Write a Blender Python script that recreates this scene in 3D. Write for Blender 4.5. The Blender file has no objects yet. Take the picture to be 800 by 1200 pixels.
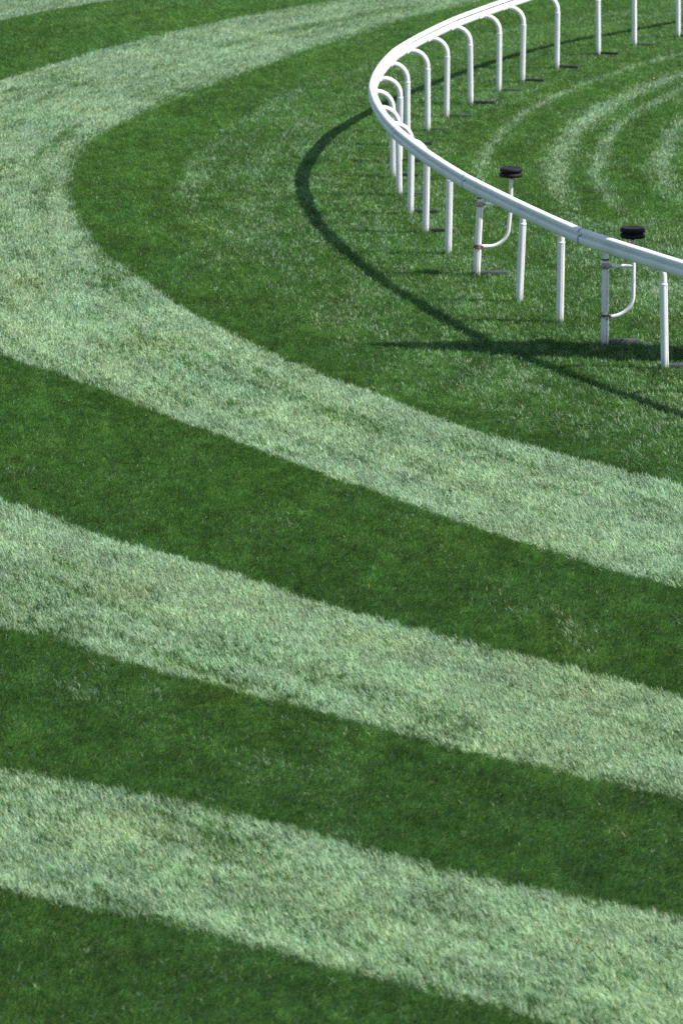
import bpy, bmesh, math
import numpy as np
from mathutils import Vector, Matrix

rng = np.random.default_rng(7)
scene = bpy.context.scene
COL = scene.collection
GROUND_Z = -0.045            # soil level; z = 0 is the top of the sward

# ------------------------------------------------------------------ materials
def new_mat(name):
    m = bpy.data.materials.new(name)
    m.use_nodes = True
    nt = m.node_tree
    for n in list(nt.nodes):
        nt.nodes.remove(n)
    out = nt.nodes.new('ShaderNodeOutputMaterial')
    p = nt.nodes.new('ShaderNodeBsdfPrincipled')
    nt.links.new(p.outputs[0], out.inputs[0])
    return m, nt, p, out

def noise(nt, scale, detail=4, rough=.6, coord='Object', stretch=None):
    tc = nt.nodes.new('ShaderNodeTexCoord')
    n = nt.nodes.new('ShaderNodeTexNoise')
    n.inputs['Scale'].default_value = scale
    n.inputs['Detail'].default_value = detail
    n.inputs['Roughness'].default_value = rough
    src = tc.outputs[coord]
    if stretch:
        mp = nt.nodes.new('ShaderNodeMapping')
        mp.inputs['Scale'].default_value = stretch
        nt.links.new(src, mp.inputs[0]); src = mp.outputs[0]
    nt.links.new(src, n.inputs['Vector'])
    return n

def ramp(nt, fac, stops):
    r = nt.nodes.new('ShaderNodeValToRGB')
    el = r.color_ramp.elements
    while len(el) < len(stops):
        el.new(.5)
    for e, (p, c) in zip(el, stops):
        e.position = p; e.color = (*c, 1)
    nt.links.new(fac, r.inputs[0])
    return r

def paint_mat(name, base, dirt, rough=.35, lo=.55, hi=.8, scale=9, stretch=None, metallic=0, spec=.5):
    m, nt, p, out = new_mat(name)
    n = noise(nt, scale, 5, .62, 'Object', stretch)
    r = ramp(nt, n.outputs[0], [(0, base), (lo, base), (hi, dirt)])
    nt.links.new(r.outputs[0], p.inputs['Base Color'])
    n2 = noise(nt, scale * 3)
    mr = nt.nodes.new('ShaderNodeMapRange')
    mr.inputs['To Min'].default_value = rough - .08
    mr.inputs['To Max'].default_value = rough + .15
    nt.links.new(n2.outputs[0], mr.inputs[0])
    nt.links.new(mr.outputs[0], p.inputs['Roughness'])
    p.inputs['Metallic'].default_value = metallic
    p.inputs['Specular IOR Level'].default_value = spec
    b = nt.nodes.new('ShaderNodeBump')
    b.inputs['Strength'].default_value = .08
    b.inputs['Distance'].default_value = .004
    nt.links.new(n2.outputs[0], b.inputs['Height'])
    nt.links.new(b.outputs[0], p.inputs['Normal'])
    return m

M = {}
M['rail'] = paint_mat('rail_white', (.80, .81, .80), (.62, .65, .60), .42, .50, .78, 3.0)
M['post'] = paint_mat('post_white', (.78, .78, .79), (.52, .52, .47), .38, .56, .86, 14)
_nt = M['post'].node_tree                       # soil and grass stain on the lowest part of each post
_p = next(n for n in _nt.nodes if n.type == 'BSDF_PRINCIPLED')
_src = _p.inputs['Base Color'].links[0].from_socket
_tc = _nt.nodes.new('ShaderNodeTexCoord'); _sx = _nt.nodes.new('ShaderNodeSeparateXYZ')
_nt.links.new(_tc.outputs['Object'], _sx.inputs[0])
_ns = noise(_nt, 38, 4, .6)
_ad = _nt.nodes.new('ShaderNodeMath'); _ad.operation = 'MULTIPLY_ADD'; _ad.inputs[1].default_value = .22
_nt.links.new(_ns.outputs[0], _ad.inputs[0]); _nt.links.new(_sx.outputs[2], _ad.inputs[2])
_st = ramp(_nt, _ad.outputs[0], [(.08, (.65, .65, .65)), (.24, (0, 0, 0))])
_mx = _nt.nodes.new('ShaderNodeMixRGB'); _mx.inputs[2].default_value = (.24, .27, .15, 1)
_nt.links.new(_st.outputs[0], _mx.inputs[0]); _nt.links.new(_src, _mx.inputs[1])
_nt.links.new(_mx.outputs[0], _p.inputs['Base Color'])
M['tube'] = paint_mat('tube_white', (.76, .76, .75), (.42, .36, .28), .42, .60, .80, 30)
M['rust'] = paint_mat('rusty_steel', (.22, .15, .11), (.10, .045, .02), .65, .40, .62, 45)
M['zinc'] = paint_mat('worn_zinc', (.42, .41, .40), (.17, .11, .08), .5, .45, .68, 40, metallic=.3)
M['groove_shade'] = paint_mat('groove_shade_grey', (.11, .115, .13), (.07, .075, .08), .7)  # shade under the rail cap, put into the colour
M['gap'] = paint_mat('dark_gap', (.05, .05, .055), (.03, .03, .03), .6)
M['joint'] = paint_mat('joint_grey', (.34, .37, .43), (.22, .23, .26), .45)
M['bar_dark'] = paint_mat('bar_black', (.022, .026, .030), (.05, .055, .06), .5, .5, .8, 25)
M['bar_grey'] = paint_mat('bar_galvanised', (.095, .11, .125), (.05, .055, .06), .45, .5, .75, 25)
M['bar_green'] = paint_mat('bar_weathered', (.07, .10, .08), (.03, .045, .03), .6, .5, .75, 25)
M['rubber'] = paint_mat('black_rubber', (.009, .008, .010), (.016, .015, .017), .7, .5, .8, 40, spec=.25)

# ------------------------------------------------------------------ mesh helpers
def build(name, bm, mat, parent=None, smooth=True, angle=40):
    bmesh.ops.recalc_face_normals(bm, faces=bm.faces[:])
    me = bpy.data.meshes.new(name)
    bm.to_mesh(me); bm.free()
    me.materials.append(mat)
    if smooth:
        for p in me.polygons:
            p.use_smooth = True
        me.set_sharp_from_angle(angle=math.radians(angle))
    o = bpy.data.objects.new(name, me)
    COL.objects.link(o)
    if parent:
        o.parent = parent
    return o

def empty(name, loc, parent=None):
    o = bpy.data.objects.new(name, None)
    o.location = loc
    o.empty_display_size = .2
    COL.objects.link(o)
    if parent:
        o.parent = parent
    return o

def sweep(bm, pts, rad, seg=18, cap=True):
    """round tube along pts; rad a number or one per point"""
    pts = [Vector(p) for p in pts]
    if not hasattr(rad, '__len__'):
        rad = [rad] * len(pts)
    up = None
    rings = []
    for i, p in enumerate(pts):
        t = (pts[min(i + 1, len(pts) - 1)] - pts[max(i - 1, 0)]).normalized()
        if up is None:
            up = Vector((0, 1, 0)) if abs(t.y) < .9 else Vector((1, 0, 0))
        a = (up - t * up.dot(t)).normalized()
        up = a
        b = t.cross(a)
        rings.append([bm.verts.new(p + (a * math.cos(2 * math.pi * k / seg) + b * math.sin(2 * math.pi * k / seg)) * rad[i]) for k in range(seg)])
    for r0, r1 in zip(rings, rings[1:]):
        for k in range(seg):
            bm.faces.new((r0[k], r0[(k + 1) % seg], r1[(k + 1) % seg], r1[k]))
    if cap:
        bm.faces.new(rings[0][::-1]); bm.faces.new(rings[-1])

def box(bm, cx, cy, cz, sx, sy, sz, rot=0.0, bev=0.0):
    r = bmesh.ops.create_cube(bm, size=1)
    vs = r['verts']
    bmesh.ops.scale(bm, vec=(sx, sy, sz), verts=vs)
    if bev:
        es = list({e for v in vs for e in v.link_edges})
        r2 = bmesh.ops.bevel(bm, geom=es, offset=bev, segments=2, affect='EDGES', profile=.6)
        vs = list({v for f in r2['faces'] for v in f.verts} | {v for v in vs if v.is_valid})
    bmesh.ops.rotate(bm, cent=(0, 0, 0), matrix=Matrix.Rotation(rot, 3, 'Z'), verts=vs)
    bmesh.ops.translate(bm, vec=(cx, cy, cz), verts=vs)

def lathe(bm, prof, seg=32, cx=0, cy=0):
    """prof: (r, z) from bottom to top, closed with caps at the axis ends"""
    rings = []
    for r, z in prof:
        rings.append([bm.verts.new((cx + r * math.cos(2 * math.pi * k / seg), cy + r * math.sin(2 * math.pi * k / seg), z)) for k in range(seg)])
    for r0, r1 in zip(rings, rings[1:]):
        for k in range(seg):
            bm.faces.new((r0[k], r0[(k + 1) % seg], r1[(k + 1) % seg], r1[k]))
    bm.faces.new(rings[0][::-1]); bm.faces.new(rings[-1])

# ------------------------------------------------------------------ the bend (metres)
CX, CY, R0 = 27.325, 51.64, 26.558
POSTS = [(3.31, 40.24), (2.77, 41.45), (2.36, 42.65), (1.97, 43.81), (1.55, 45.41), (1.26, 46.78), (1.02, 48.21),
         (.86, 49.56), (.74, 50.96), (.68, 52.43), (.78, 53.65), (.91, 55.16), (1.22, 56.50), (1.52, 57.83),
         (1.91, 59.13), (2.38, 60.48), (2.78, 61.54), (3.39, 63.08), (4.15, 64.72), (4.81, 65.85), (5.62, 66.95)]
_pa = np.array([math.degrees(math.atan2(y - CY, x - CX)) % 360 for x, y in POSTS])
_pr = np.array([math.hypot(x - CX, y - CY) - R0 for x, y in POSTS])
_poly = np.polyfit((_pa - 175) / 30, _pr, 6)
def bend_r(a):               # radius of the post line at angle a (degrees)
    t = (np.clip(a, _pa.min(), _pa.max()) - 175) / 30
    return R0 + np.polyval(_poly, t)

RAIL_OFF, RAIL_Z = .300, 1.170

# ------------------------------------------------------------------ running rail
rail_root = empty('running_rail', (POSTS[9][0], POSTS[9][1], 0))
rail_root['label'] = 'curved white running rail on bent-top posts along the inside of the turf bend'
rail_root['category'] = 'running rail'
RB = rail_root.location.copy()

# cross-section (u outward from the centre, v up), rounded oval with a shallow step high on each side
def rail_section_profile():
    """half profile (u outward, v up) mirrored: domed cap, crease under it, fuller body below"""
    half = [(.046 * math.cos(t), .062 + .032 * math.sin(t)) for t in np.linspace(math.pi / 2, 0, 8)]
    half += [(.049, .056), (.046, .050), (.018, .047), (.013, .016), (.034, .009), (.046, .000), (.052, -.014),
             (.0535, -.036), (.051, -.058), (.044, -.078), (.032, -.094), (.016, -.102)]
    full = half + [(0, -.104)] + [(-u, v) for u, v in half[::-1][:-1]]
    return [(float(u), float(v) * .87) for u, v in full]
PROF = rail_section_profile()

JOINT0, JSTEP = 194.75, 7.9
a_hi, a_lo = 219.0, 136.0
joints = [JOINT0 + JSTEP * k for k in range(-8, 4)]
edges = [a_lo] + [j for j in joints if a_lo < j < a_hi] + [a_hi]

def rail_radius(a):
    """the lengths are nearly straight, so the bend is a run of chords with slight kinks at the joints"""
    arc = bend_r(a) + RAIL_OFF
    for a0, a1 in zip(edges, edges[1:]):
        if a0 <= a <= a1:
            p0 = Vector((math.cos(math.radians(a0)), math.sin(math.radians(a0)))) * (bend_r(a0) + RAIL_OFF)
            p1 = Vector((math.cos(math.radians(a1)), math.sin(math.radians(a1)))) * (bend_r(a1) + RAIL_OFF)
            d = p1 - p0
            n = Vector((d.y, -d.x)).normalized()
            ch = p0.dot(n) / n.dot(Vector((math.cos(math.radians(a)), math.sin(math.radians(a)))))
            k = .65 if a > 194.75 else .18
            return arc * (1 - k) + abs(ch) * k
    return arc

def rail_pt(a, u, v):
    r = rail_radius(a) + u
    t = math.radians(a)
    return Vector((CX + r * math.cos(t) - RB.x, CY + r * math.sin(t) - RB.y, RAIL_Z + v))

for i, (a0, a1) in enumerate(zip(edges, edges[1:])):
    bm = bmesh.new()
    n = max(6, int((a1 - a0) / .45))
    rings = []
    for k in range(n + 1):
        a = a0 + .025 + (a1 - a0 - .05) * k / n
        sag = -.004 * math.sin(math.pi * ((a - a0) / (a1 - a0)))
        rings.append([bm.verts.new(rail_pt(a, u, v + sag)) for u, v in PROF])
    m_ = len(PROF)
    for q0, q1 in zip(rings, rings[1:]):
        for k in range(m_):
            f_ = bm.faces.new((q0[k], q0[(k + 1) % m_], q1[(k + 1) % m_], q1[k]))
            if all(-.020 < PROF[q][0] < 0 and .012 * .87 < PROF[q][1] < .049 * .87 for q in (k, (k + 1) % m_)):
                f_.material_index = 1                      # grey paints the cap's shade into the inner slot
    bm.faces.new(rings[0][::-1]); bm.faces.new(rings[-1])
    ro = build('rail_section', bm, M['rail'], rail_root, angle=28)
    ro.data.materials.append(M['groove_shade'])

    if i:                                                  # the sleeve where two lengths meet
        bm = bmesh.new()
        rings = [[bm.verts.new(rail_pt(a0 + da, u * sc, v * sc)) for u, v in PROF] for da, sc in ((-.05, .9), (-.045, 1.012), (.045, 1.012), (.05, .9))]
        for q0, q1 in zip(rings, rings[1:]):
            for k in range(m_):
                bm.faces.new((q0[k], q0[(k + 1) % m_], q1[(k + 1) % m_], q1[k]))
        bm.faces.new(rings[0][::-1]); bm.faces.new(rings[-1])
        build('rail_joint', bm, M['joint'], rail_root, angle=28)

# ---- posts
BR = {1, 4}                                    # posts that carry a roller bracket
def slit_tube(bm, z0, z1, rad, slit_ang, top=(0, 0), base=(0, 0), seg=26):
    """split plastic sleeve: a tube with a narrow open seam down its length"""
    rings = []
    for z in np.linspace(z0, z1, 5):
        f = (z - z0) / (z1 - z0)
        ox, oy = base[0] + (top[0] - base[0]) * f, base[1] + (top[1] - base[1]) * f
        ring = []
        for k in range(seg):
            t = slit_ang + 2 * math.pi * k / seg
            r = rad
            ring.append((ox + r * math.cos(t), oy + r * math.sin(t), z))
        # notch replaces vertex 0
        t0 = slit_ang
        w = .0062 / rad
        notch = [(ox + rad * math.cos(t0 - w), oy + rad * math.sin(t0 - w), z),
                 (ox + (rad - .013) * math.cos(t0 - w * .8), oy + (rad - .013) * math.sin(t0 - w * .8), z),
                 (ox + (rad - .013) * math.cos(t0 + w * .8), oy + (rad - .013) * math.sin(t0 + w * .8), z),
                 (ox + rad * math.cos(t0 + w), oy + rad * math.sin(t0 + w), z)]
        ring = notch + ring[1:]
        rings.append([bm.verts.new(p) for p in ring])
    n = len(rings[0])
    for q0, q1 in zip(rings, rings[1:]):
        for k in range(n):
            bm.faces.new((q0[k], q0[(k + 1) % n], q1[(k + 1) % n], q1[k]))
    bm.faces.new(rings[0][::-1]); bm.faces.new(rings[-1])

ex = []
for a in (208.4, 211.6, 214.7):
    ex.append((CX + bend_r(a) * math.cos(math.radians(a)), CY + bend_r(a) * math.sin(math.radians(a))))
for a in (141.8, 138.8):
    ex.append((CX + bend_r(a) * math.cos(math.radians(a)), CY + bend_r(a) * math.sin(math.radians(a))))
BARKIND = ['bar_grey', 'bar_grey', None, None, 'bar_grey', None, 'bar_dark', 'bar_dark', 'bar_green', 'bar_dark', 'bar_dark',
           'bar_dark', 'bar_green', 'bar_green', 'bar_dark', 'bar_green', 'bar_dark', 'bar_dark', 'bar_dark', 'bar_green', 'bar_dark',
           'bar_dark', 'bar_grey', 'bar_dark', 'bar_dark', 'bar_dark']
# small lean of each post's head in metres (sideways, along the view)
LEAN = {0: (-.032, 0), 1: (-.005, 0), 2: (0.004, 0), 3: (.03, 0), 4: (.035, 0), 5: (.010, 0), 6: (.012, 0), 7: (.008, 0), 14: (-.015, 0),
        18: (-.02, 0), 19: (-.02, 0), 20: (-.02, 0)}
for i, (px, py) in enumerate(POSTS + ex):
    a = math.degrees(math.atan2(py - CY, px - CX)) % 360
    out = Vector((math.cos(math.radians(a)), math.sin(math.radians(a)), 0))
    post = None
    o3 = Vector((px - RB.x, py - RB.y, 0))
    ln = Vector((*LEAN.get(i, (float(rng.normal(0, .006)), 0)), 0))
    rad = .0405
    slit = math.radians(-52 + float(rng.normal(0, 14)))
    bm = bmesh.new()
    if i in BR:
        slit_tube(bm, -.04, .285, rad * 1.04, slit, base=(0, 0), top=(ln.x * .3, 0))
        slit_tube(bm, .345, .775, rad * .98, slit, base=(ln.x * .35, 0), top=(ln.x * .9, 0))
    else:
        slit_tube(bm, -.04, .865, rad, slit, base=(0, 0), top=(ln.x, ln.y))
    post = build('post', bm, M['post'], rail_root)
    post.location = o3
    # elbow: comes out of the sleeve, bends outward and meets the rail
    bm = bmesh.new()
    rr = .215
    zc = 1.115 - rr
    rail_r = rail_radius(a) - .030
    reach = rail_r - math.hypot(px - CX, py - CY)
    pts = [ln + Vector((0, 0, .30 if i in BR else .83)), ln + Vector((0, 0, .85))]
    if i in BR:
        pts[0] = Vector((ln.x * .3, 0, .27))
    tgt = out * reach - ln
    d = Vector((tgt.x, tgt.y, 0)); dist = d.length; d.normalize()
    rr = min(rr, dist)
    for k in range(0, 11):
        t = math.pi / 2 * k / 10
        pts.append(ln + d * (rr - rr * math.cos(t)) + Vector((0, 0, 1.115 - rr + rr * math.sin(t))))
    pts.append(ln + d * dist + Vector((0, 0, 1.118)))
    er = [.0355] * len(pts)
    if i in BR:
        er[0] = er[1] = .027
    sweep(bm, pts, er, 20)
    if i not in BR:                              # collar at the top of the sleeve
        lathe(bm, [(.0415, .852), (.0432, .856), (.0432, .866), (.040, .871)], 24, ln.x, ln.y)
    el = build('elbow', bm, M['post'], post)
    # mounting plate on the inner flank of the rail
    bm = bmesh.new()
    rot = math.radians(a)
    tang = Vector((-out.y, out.x, 0))
    inner = out * (rail_r - .028 - math.hypot(px - CX, py - CY)) + tang * .10
    box(bm, inner.x, inner.y, 1.120, .009, .24, .040, rot, .003)
    lathe(bm, [(.014, 1.09), (.016, 1.094), (.016, 1.106), (.012, 1.112)], 10, inner.x - out.x * .012 - tang.x * .08, inner.y - out.y * .012 - tang.y * .08)
    build('mounting_plate', bm, M['post'], post)
    # foot bar pushed flat on the turf
    bk = BARKIND[i]
    if bk:
        bm = bmesh.new()
        ang = math.radians((a - 180) * .45 + float(rng.normal(0, 2.5)))
        L = .315 + float(rng.normal(0, .02))
        hgt = {'bar_grey': .034, 'bar_dark': .034, 'bar_green': .02}[bk]
        if i == 1: hgt = .045
        dv = Vector((math.cos(ang), math.sin(ang)))
        box(bm, dv.x * (L / 2 + .03), dv.y * (L / 2 + .03), .012, L, .035, hgt, ang, .003)
        box(bm, dv.x * (L / 2 + .03), dv.y * (L / 2 + .03), .012 + hgt * .5 + .003, L * .96, .012, .010, ang, .002)
        build('foot_bar', bm, M[bk], post)
    # ground socket
    bm = bmesh.new()
    lathe(bm, [(.028, GROUND_Z - .05), (.033, -.05), (.033, -.041), (.030, -.039)], 16)
    build('ground_socket', bm, M['zinc'] if i % 3 else M['bar_dark'], post)

# ------------------------------------------------------------------ roller brackets clamped to two posts
def tyre_profile(z, r=.133, t=.050):
    return [(.022, z), (r - .03, z), (r - .008, z + .004), (r, z + t * .3), (r, z + t * .7), (r - .008, z + t - .004), (r - .03, z + t), (r - .045, z + t - .006), (.022, z + t - .006)]

def roller_bracket(px, py, ln, ang, reach, zs, label):
    root = empty('roller_bracket', (px, py, 0))
    root['label'] = label
    root['category'] = 'roller bracket'
    root['group'] = 'roller brackets clamped to the rail posts'
    zl, zu = zs
    d = Vector((math.cos(ang), math.sin(ang), 0))
    lo = Vector((ln[0] * .35, 0, zl))
    hi = Vector((ln[0] * .95, 0, zu))
    foot = hi + d * reach
    # lower arm: level, then a quarter bend up into the upright
    bm = bmesh.new()
    rb = .225
    pts = [lo + d * .03, lo + d * .06]
    top_x = d * reach
    for k in range(0, 13):
        t = math.pi / 2 * k / 12
        pts.append(lo + d * (reach - rb + rb * math.sin(t)) + Vector((0, 0, rb - rb * math.cos(t))))
    lean = Vector((ln[0] * .9, 0, 0))
    pts.append(Vector((foot.x, foot.y, zu)))
    pts.append(Vector((foot.x + ln[0] * .3 - .012, foot.y, 1.095)))
    sweep(bm, pts, .0225, 14)
    sweep(bm, [hi + d * .03, hi + d * (reach * .5) + Vector((0, 0, -.004)), foot - d * .012], .0205, 14)
    build('bent_tube', bm, M['tube'], root)
    hub = Vector((foot.x + ln[0] * .3 - .012, foot.y, 0))
    bm = bmesh.new()
    lathe(bm, [(.010, 1.06), (.013, 1.075), (.013, 1.205), (.010, 1.210)], 12, hub.x, hub.y)
    lathe(bm, [(.024, 1.094), (.027, 1.097), (.027, 1.106), (.020, 1.110)], 12, hub.x, hub.y)
    build('axle', bm, M['zinc'], root)
    for z in (1.122, 1.182):
        bm = bmesh.new()
        lathe(bm, tyre_profile(z), 40, hub.x, hub.y)
        build('roller', bm, M['rubber'], root, angle=50)
    # clamps
    for p, tall in ((lo, .05), (hi, .065)):
        bm = bmesh.new()
        lathe(bm, [(.030, p.z - tall / 2), (.041, p.z - tall / 2 + .003), (.041, p.z + tall / 2 - .003), (.030, p.z + tall / 2)], 20, p.x, p.y)
        box(bm, p.x + d.x * .045, p.y + d.y * .045, p.z, .034, .046, .034, ang, .003)
        box(bm, p.x - d.x * .044, p.y - d.y * .044, p.z - .006, .022, .030, .026, ang, .003)
        c = build('clamp', bm, M['zinc'] if p is hi else M['rust'], root)
        bm = bmesh.new()
        q = p + Vector((0, -.043, -.004))
        sweep(bm, [q + Vector((-.012, .008, 0)), q + Vector((-.012, -.014, 0))], .009, 6)
        sweep(bm, [q + Vector((.020, .010, -.014)), q + Vector((.020, -.012, -.014))], .008, 6)
        build('bolt', bm, M['rust'], c)
    bm = bmesh.new()
    z = zu + .075
    lathe(bm, [(.030, z - .016), (.0375, z - .012), (.0375, z + .004), (.030, z + .008)], 20, hi.x, hi.y)
    build('collar', bm, M['gap'], root)
    return root

roller_bracket(POSTS[4][0], POSTS[4][1], LEAN[4], math.radians(4), .355, (.318, .815),
               'white tube bracket with black rollers and rusty clamps, farther of the two along the rail')
roller_bracket(POSTS[1][0], POSTS[1][1], LEAN[1], math.radians(4), .295, (.285, .825),
               'white tube bracket with two black rollers on the second post from the right edge')

# ------------------------------------------------------------------ value noise
def vnoise(x, y, seed):
    xi, yi = np.floor(x).astype(np.int64), np.floor(y).astype(np.int64)
    fx, fy = x - xi, y - yi
    fx = fx * fx * (3 - 2 * fx); fy = fy * fy * (3 - 2 * fy)
    def h(a, b):
        n = (a * 374761393 + b * 668265263 + seed * 974711) & 0xFFFFFFFF
        n = ((n ^ (n >> 13)) * 1274126177) & 0xFFFFFFFF
        n = n ^ (n >> 16)
        return (n & 0xFFFF) / 65535.0
    v = (h(xi, yi) * (1 - fx) + h(xi + 1, yi) * fx) * (1 - fy) + (h(xi, yi + 1) * (1 - fx) + h(xi + 1, yi + 1) * fx) * fy
    return v * 2 - 1
def fnoise(x, y, seed, oct=3):
    s = 0; a = 1; t = 0
    for k in range(oct):
        s = s + a * vnoise(x * 2 ** k, y * 2 ** k, seed + 17 * k); t += a; a *= .55
    return s / t

# ------------------------------------------------------------------ mowing pattern: distance outside the rail line by bend angle
def curve(pairs):
    p = sorted(pairs)
    return np.array([q[0] for q in p], float), np.array([q[1] for q in p], float)
BC = curve([(140, 5.6), (144, 5.3), (148, 4.85), (151, 4.6), (158, 4.3), (164, 4.28), (168, 4.38), (172, 4.5), (176, 4.48), (180, 4.31), (184, 4.12), (188, 3.98),
            (191, 3.79), (195, 3.67), (198, 3.51), (202, 3.38), (205, 3.23), (208, 3.15), (211, 2.98), (214, 2.75), (225, 2.5)])
BD = curve([(140, 7.75), (150, 7.68), (159, 7.5), (163, 7.55), (175, 7.2), (188, 6.6), (199, 6.11), (202, 5.74), (205, 5.5), (208, 5.35), (211, 5.24), (219, 5.2), (230, 5.2)])
BE = curve([(140, 11.0), (152, 11.05), (175, 10.4), (195, 9.2), (209, 8.23), (212, 8.05), (214, 7.85), (217, 7.72), (219, 7.55), (222, 7.38), (230, 7.2)])
BF = curve([(140, 14.2), (160, 13.6), (190, 11.9), (215, 10.2), (217, 9.98), (220, 9.71), (223, 9.45), (226, 9.25), (235, 9.1)])
BG = curve([(140, 17), (190, 14), (220, 12.13), (222, 11.7), (226, 11.36), (228, 11.1), (236, 10.9)])
BH = curve([(140, 20), (190, 16), (223, 13.7), (225, 13.39), (228, 13.08), (236, 12.9)])

def sstep(e0, e1, x):
    t = np.clip((x - e0) / (e1 - e0), 0, 1)
    return t * t * (3 - 2 * t)

def mowing(X, Y):
    """0 = laid towards the stands, 1 = laid away; and polar helpers"""
    dx, dy = X - CX, Y - CY
    off = np.hypot(dx, dy) - R0
    a = np.degrees(np.arctan2(dy, dx)) % 360
    arc = np.radians(a) * R0
    wob = .045 * fnoise(arc * 1.3, off * 1.3, 3) + .05 * fnoise(X * 9, Y * 9, 5, 2)
    o = off + wob
    s = np.zeros_like(X)
    c = np.interp(a, *BC); d = np.interp(a, *BD); e = np.interp(a, *BE)
    f = np.interp(a, *BF); g = np.interp(a, *BG); h = np.interp(a, *BH)
    soft = .06 + .22 * sstep(200, 170, a)
    s = np.maximum(s, sstep(-soft, soft, o - c) * sstep(.07, -.07, o - d))
    s = np.maximum(s, sstep(-.10, .09, o - e) * sstep(.07, -.07, o - f))
    s = np.maximum(s, sstep(-.14, .14, o - g) * sstep(.15, -.15, o - h))
    # mottling inside the laid-away bands, drawn out along the mower's travel
    m1 = fnoise(arc * .45, off * 2.0, 11, 4)
    m2 = fnoise(X * 2.6, Y * 1.6, 12, 4)
    m3 = fnoise(arc * .25 + 9, off * 7.0, 14, 2)
    s *= np.clip(.79 + .32 * m1 + .28 * m2 + .24 * m3, .32, 1.0)
    # pale flecks in the other bands
    n1 = fnoise(arc * .8, off * 3.0, 21)
    n2 = fnoise(X * 2.2, Y * 1.3, 22)
    inside = off < c - .1
    base = np.where(inside, .175 + .12 * sstep(3.6, 2.0, off), .085)
    base = base + np.clip(n1, 0, 1) * np.where(inside, .11, .16) + np.clip(n2, 0, 1) * np.where(inside, .10, .20)
    n3 = fnoise(X * 1.7 + 5, Y * .8, 24, 4)
    base = base + np.clip(n3 - .05, 0, 1) * np.where(inside, .10, .20)
    base = base * np.where((off < -.6) & (a < 186), .85, 1.0)
    # narrow lines inside the rail
    fade = sstep(190, 174, a)
    for r_, w_, k_ in ((-1.05, .09, .34), (-2.05, .18, .43), (-2.60, .11, .38), (-3.45, .16, .40), (-4.6, .25, .3), (1.9, .10, .10), (2.75, .16, .15)):
        base = base + k_ * fade * np.exp(-((o - r_) / w_) ** 2) * (.9 + .3 * n1)
    base = base + .15 * sstep(186, 194, a) * sstep(-1.0, -1.7, off) * (.7 + n2)
    s = np.maximum(s, np.clip(base, 0, .75))
    return s, off, a, arc

# ------------------------------------------------------------------ grass blades
def half_width(Y):
    return Y * 400 / 4700 / .97
def scatter():
    xs, ys, sc = [], [], []
    y = 19.6
    while y < 84:
        dy = .5
        n = 12000 if y < 30 else 12000 * (30 / y) ** 1.75
        m = .8 + y * .02
        hw = half_width(y) + m
        cnt = int(n * dy * 2 * hw)
        x = rng.uniform(-hw, hw, cnt)
        yy = rng.uniform(y, y + dy, cnt)
        xs.append(x); ys.append(yy); sc.append(np.full(cnt, math.sqrt(12000 / n)))
        y += dy
    return np.concatenate(xs), np.concatenate(ys), np.concatenate(sc)
X, Y, SC = scatter()
N = len(X)
print('blades', N)
S, OFF, ANG, ARC = mowing(X, Y)
ta = np.radians(ANG)
tx, ty = np.sin(ta), -np.cos(ta)                 # along the track, away from the stands
# each tuft has its own lie
cl1 = fnoise(X * 22, Y * 16, 31, 2); cl2 = fnoise(X * 22, Y * 16, 37, 2); cl3 = fnoise(X * 30, Y * 22, 41, 2)
cl4 = fnoise(X * 9, Y * 5, 43, 3); cl5 = fnoise(X * 11 + 40, Y * 7, 47, 3)
pick = .5 + .36 * (rng.uniform(0, 1, N) - .5) + np.where(S > .5, .75, .42) * cl3
smix = np.clip(S, .02, .97)
laid = np.where(pick < smix, 1.0, -1.0)
lx = tx * laid + rng.normal(0, .38, N) + .55 * cl1
ly = ty * laid + rng.normal(0, .38, N) + .55 * cl2
ll = np.hypot(lx, ly) + 1e-6
lx /= ll; ly /= ll
tilt = np.where(laid > 0, rng.normal(.78, .22, N), rng.normal(.72, .24, N)) + .12 * cl3
tilt = np.clip(tilt + .22 * cl4, .08, 1.35)
Lb = np.clip(rng.normal(.064, .013, N) * (1 + .18 * cl1 + .18 * cl5) * np.where((laid > 0) & (S < .3), .78, 1), .026, .10)
Wb = rng.normal(.0046, .0010, N).clip(.0025, .0075) * SC ** .8
near_post = np.full(N, 9.)
for q in POSTS:
    near_post = np.minimum(near_post, np.hypot(X - q[0], Y - q[1]))
Lb *= 1 + .30 * sstep(.13, .05, near_post)      # the mower cannot reach right up to a post
tilt *= 1 - .5 * sstep(.13, .05, near_post)
def axis(t):
    return np.stack([lx * np.sin(t), ly * np.sin(t), np.cos(t)], 1)
u1 = axis(tilt * .70); u2 = axis(np.clip(tilt * 1.35, 0, 1.6))
wx = np.stack([-ly, lx, np.zeros(N)], 1)
nn = np.cross(u1, wx)
ph = rng.normal(0, .75, N)[:, None]
wv = wx * np.cos(ph) + nn * np.sin(ph)
P0 = np.stack([X, Y, np.full(N, GROUND_Z - .004)], 1)
Pm = P0 + u1 * (Lb * .55)[:, None]
Pt = Pm + u2 * (Lb * .45)[:, None]
V = np.empty((N, 4, 3), np.float32)
V[:, 0] = P0
V[:, 1] = Pm - wv * (Wb * .5)[:, None]
V[:, 2] = Pm + wv * (Wb * .5)[:, None]
V[:, 3] = Pt
base = np.arange(N, dtype=np.int32)[:, None] * 4
F = np.concatenate([base + 0, base + 2, base + 1, base + 1, base + 2, base + 3], 1).astype(np.int32).reshape(-1)
me = bpy.data.meshes.new('grass')
me.vertices.add(N * 4); me.vertices.foreach_set('co', V.reshape(-1))
me.loops.add(N * 6); me.loops.foreach_set('vertex_index', F)
me.polygons.add(N * 2)
me.polygons.foreach_set('loop_start', np.arange(0, N * 6, 3, dtype=np.int32))
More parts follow.
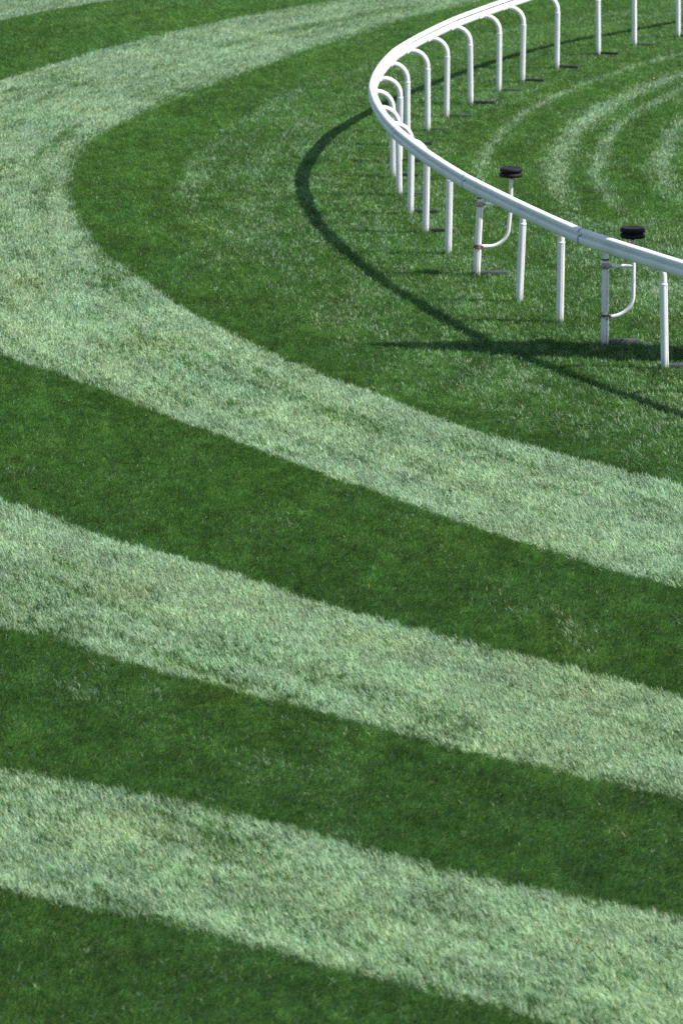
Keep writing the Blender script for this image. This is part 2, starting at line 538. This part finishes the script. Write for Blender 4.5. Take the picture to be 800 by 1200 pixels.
me.update(calc_edges=False)
# blade colour: fresh green to bluish green, some straw; sheen of laid-away blades painted in as paler green
hue = rng.normal(0, 1, N); val = rng.normal(0, 1, N)
patch = fnoise(ARC * .35, OFF * .9, 51); pt2 = fnoise(X * 3, Y * 2, 52)
c_dark = np.array([.072, .164, .048]); c_sheen = np.array([.228, .345, .210])
sheen_mix = np.clip(.04 + .94 * (laid > 0) * (.08 + .92 * np.clip(S * 1.15, 0, 1)) + .42 * S * (1 - .55 * S) * (laid < 0) + .05 * hue, 0, 1)[:, None]
colr = c_dark * (1 - sheen_mix) + c_sheen * sheen_mix
colr = colr * np.exp(.20 * val + .14 * patch + .22 * pt2 + .26 * fnoise(X * 4.3, Y * 2.1, 55, 4) * np.where(S > .5, .5, 1.0) + .44 * cl5 * np.where(laid > 0, .6, 1.0) + .16 * cl3)[:, None]
yel = np.clip(fnoise(X * 1.1, Y * .7, 61) - .25, 0, 1) * .8
colr[:, 0] *= np.exp(.10 * hue + .25 * yel); colr[:, 2] *= np.exp(-.10 * hue - .25 * yel)
ton = fnoise(ARC * .9, OFF * 1.6, 63, 4)
colr[:, 0] *= np.exp(.07 * ton); colr[:, 2] *= np.exp(-.10 * ton)
straw = rng.uniform(0, 1, N) < .012
colr[straw] = np.array([.34, .31, .16]) * np.exp(.2 * val[straw])[:, None]
rgba = np.ones((N, 2, 4), np.float32); rgba[:, :, :3] = colr[:, None, :].clip(.004, .6)
at = me.attributes.new('blade_colour', 'FLOAT_COLOR', 'FACE')
at.data.foreach_set('color', rgba.reshape(-1))

gm, nt, p, out = new_mat('grass_blade')
an = nt.nodes.new('ShaderNodeAttribute'); an.attribute_name = 'blade_colour'
nt.links.new(an.outputs['Color'], p.inputs['Base Color'])
p.inputs['Roughness'].default_value = .47
p.inputs['Specular IOR Level'].default_value = .42
tr = nt.nodes.new('ShaderNodeBsdfTranslucent')
mx = nt.nodes.new('ShaderNodeMixRGB'); mx.blend_type = 'MULTIPLY'; mx.inputs[0].default_value = 1
mx.inputs[2].default_value = (1.3, 1.5, .62, 1)
nt.links.new(an.outputs['Color'], mx.inputs[1]); nt.links.new(mx.outputs[0], tr.inputs[0])
ms = nt.nodes.new('ShaderNodeMixShader'); ms.inputs[0].default_value = .32
nt.links.new(p.outputs[0], ms.inputs[1]); nt.links.new(tr.outputs[0], ms.inputs[2])
nt.links.new(ms.outputs[0], out.inputs[0])
me.materials.append(gm)
grass = bpy.data.objects.new('grass', me)
COL.objects.link(grass)
grass['kind'] = 'stuff'
grass['label'] = 'close mown turf in pale and dark green mowing stripes round the bend'
grass['category'] = 'grass'

# ------------------------------------------------------------------ slender evergreen added unseen on the infield, just right of the frame, to throw the long shadow
TH = 5.7
tdir = Vector((1, -.18, 0)).normalized()
tb = Vector((.30, 41.45, 0)) + tdir * (TH * .795)
tree = empty('shadow_evergreen', (tb.x, tb.y, 0))
tree['label'] = 'unseen slender evergreen tree added on the infield beyond the right edge to throw the long shadow'
tree['category'] = 'tree'
bm = bmesh.new()
sweep(bm, [(0, 0, GROUND_Z - .05), (.01, 0, .5), (-.015, .01, 2.0), (.01, 0, 4.0), (0, 0, TH - .5)], [.075, .062, .048, .028, .008], 12)
for k in range(26):
    z = .5 + 4.3 * k / 26
    t = k * 2.4
    rr_ = .40 * (1 - z / TH) ** .5
    sweep(bm, [(0, 0, z), (rr_ * .6 * math.cos(t), rr_ * .6 * math.sin(t), z + .25), (rr_ * math.cos(t), rr_ * math.sin(t), z + .6)], [.016, .010, .004], 6)
bark = paint_mat('bark', (.10, .07, .045), (.05, .035, .025), .85, .4, .7, 12)
build('trunk', bm, bark, tree)
nl = 26000
tz = rng.uniform(0, 1, nl) ** .9
rad_ = .43 * np.clip(np.sin(np.pi * np.clip(tz * .86 + .14, 0, 1)), 0, 1) ** .75 * (1 - tz * .25) + .02
lob = 1 + .22 * fnoise(tz * 9, rng.uniform(0, 1, nl) * 0 + 1.5, 71)
th_ = rng.uniform(0, 2 * np.pi, nl)
lob2 = 1 + .25 * fnoise(th_ * 1.6, tz * 11, 72)
q = np.sqrt(rng.uniform(.12, 1, nl)) * rad_ * lob * lob2
cx_ = q * np.cos(th_); cy_ = q * np.sin(th_) + .10 * np.sin(np.pi * tz); cz_ = .35 + tz * (TH - .35)
up_ = np.stack([np.cos(th_) * .5, np.sin(th_) * .5, np.ones(nl)], 1) + rng.normal(0, .35, (nl, 3))
up_ /= np.linalg.norm(up_, axis=1)[:, None]
sd_ = np.cross(up_, rng.normal(0, 1, (nl, 3))); sd_ /= np.linalg.norm(sd_, axis=1)[:, None]
c_ = np.stack([cx_, cy_, cz_], 1)
ll_ = rng.uniform(.07, .14, nl)[:, None]
vv = np.empty((nl, 4, 3), np.float32)
vv[:, 0] = c_ - up_ * ll_ * .5; vv[:, 1] = c_ + sd_ * .016; vv[:, 2] = c_ + up_ * ll_ * .5; vv[:, 3] = c_ - sd_ * .016
tm = bpy.data.meshes.new('crown')
tm.vertices.add(nl * 4); tm.vertices.foreach_set('co', vv.reshape(-1))
tm.loops.add(nl * 4); tm.loops.foreach_set('vertex_index', np.arange(nl * 4, dtype=np.int32))
tm.polygons.add(nl); tm.polygons.foreach_set('loop_start', np.arange(0, nl * 4, 4, dtype=np.int32))
tm.update(calc_edges=True)
tm.materials.append(paint_mat('evergreen_leaf', (.035, .075, .025), (.06, .11, .035), .55, .45, .65, 4))
to = bpy.data.objects.new('crown', tm); COL.objects.link(to); to.parent = tree

# ------------------------------------------------------------------ soil / turf sheet to the horizon
bm = bmesh.new()
S_ = 3000
for q in [[(-S_, -S_), (S_, -S_), (S_, S_), (-S_, S_)]]:
    bm.faces.new([bm.verts.new((x, y, GROUND_Z)) for x, y in q])
gmat, nt, p, out = new_mat('turf_sheet')
n = noise(nt, 26, 6, .7); n2 = noise(nt, .35, 4, .6)
r = ramp(nt, n.outputs[0], [(.25, (.014, .040, .010)), (.55, (.030, .075, .020)), (.8, (.060, .095, .035))])
r2 = ramp(nt, n2.outputs[0], [(.3, (.75, .8, .75)), (.7, (1.2, 1.15, 1.1))])
mm = nt.nodes.new('ShaderNodeMixRGB'); mm.blend_type = 'MULTIPLY'; mm.inputs[0].default_value = 1
nt.links.new(r.outputs[0], mm.inputs[1]); nt.links.new(r2.outputs[0], mm.inputs[2])
nt.links.new(mm.outputs[0], p.inputs['Base Color'])
p.inputs['Roughness'].default_value = .9
p.inputs['Specular IOR Level'].default_value = .1
b = nt.nodes.new('ShaderNodeBump'); b.inputs['Strength'].default_value = .6; b.inputs['Distance'].default_value = .02
nt.links.new(n.outputs[0], b.inputs['Height']); nt.links.new(b.outputs[0], p.inputs['Normal'])
g = build('ground', bm, gmat, None, False)
g['kind'] = 'structure'

# ------------------------------------------------------------------ light
SUN_AZ = .18                # metres towards the stands per metre to the right
SUN_EL = math.radians(51.5)
sd = Vector((1, -SUN_AZ, 0)).normalized() * math.cos(SUN_EL) + Vector((0, 0, math.sin(SUN_EL)))
sl = bpy.data.lights.new('sun', 'SUN')
sl.energy = 4.6; sl.angle = math.radians(.53); sl.color = (1, .965, .91)
so = bpy.data.objects.new('sun', sl); COL.objects.link(so)
so.rotation_euler = sd.to_track_quat('Z', 'Y').to_euler()
so.location = (20, 20, 40)
w = bpy.data.worlds.new('World'); scene.world = w; w.use_nodes = True
nt = w.node_tree
sky = nt.nodes.new('ShaderNodeTexSky'); sky.sky_type = 'NISHITA'; sky.sun_disc = False
sky.sun_elevation = SUN_EL
sky.sun_rotation = math.atan2(sd.x, sd.y)
bg = nt.nodes['Background']
nt.links.new(sky.outputs[0], bg.inputs[0]); bg.inputs[1].default_value = .085

# ------------------------------------------------------------------ camera
cam = bpy.data.cameras.new('camera')
cam.sensor_fit = 'VERTICAL'; cam.sensor_width = 24; cam.sensor_height = 36
cam.lens = 4700 / 1200 * 36
cam.clip_start = .5; cam.clip_end = 6000
cam.dof.use_dof = True; cam.dof.focus_distance = 38; cam.dof.aperture_fstop = 3.7
co = bpy.data.objects.new('camera', cam); COL.objects.link(co)
co.location = (0, 0, 8.5); co.rotation_euler = (math.radians(76), 0, 0)
scene.camera = co

scene.view_settings.view_transform = 'Standard'
scene.view_settings.look = 'None'
scene.view_settings.gamma = 1
scene.view_settings.exposure = .82
scene.view_settings.use_curve_mapping = False
scene.render.engine = 'CYCLES'
scene.cycles.max_bounces = 6
scene.cycles.use_denoising = False
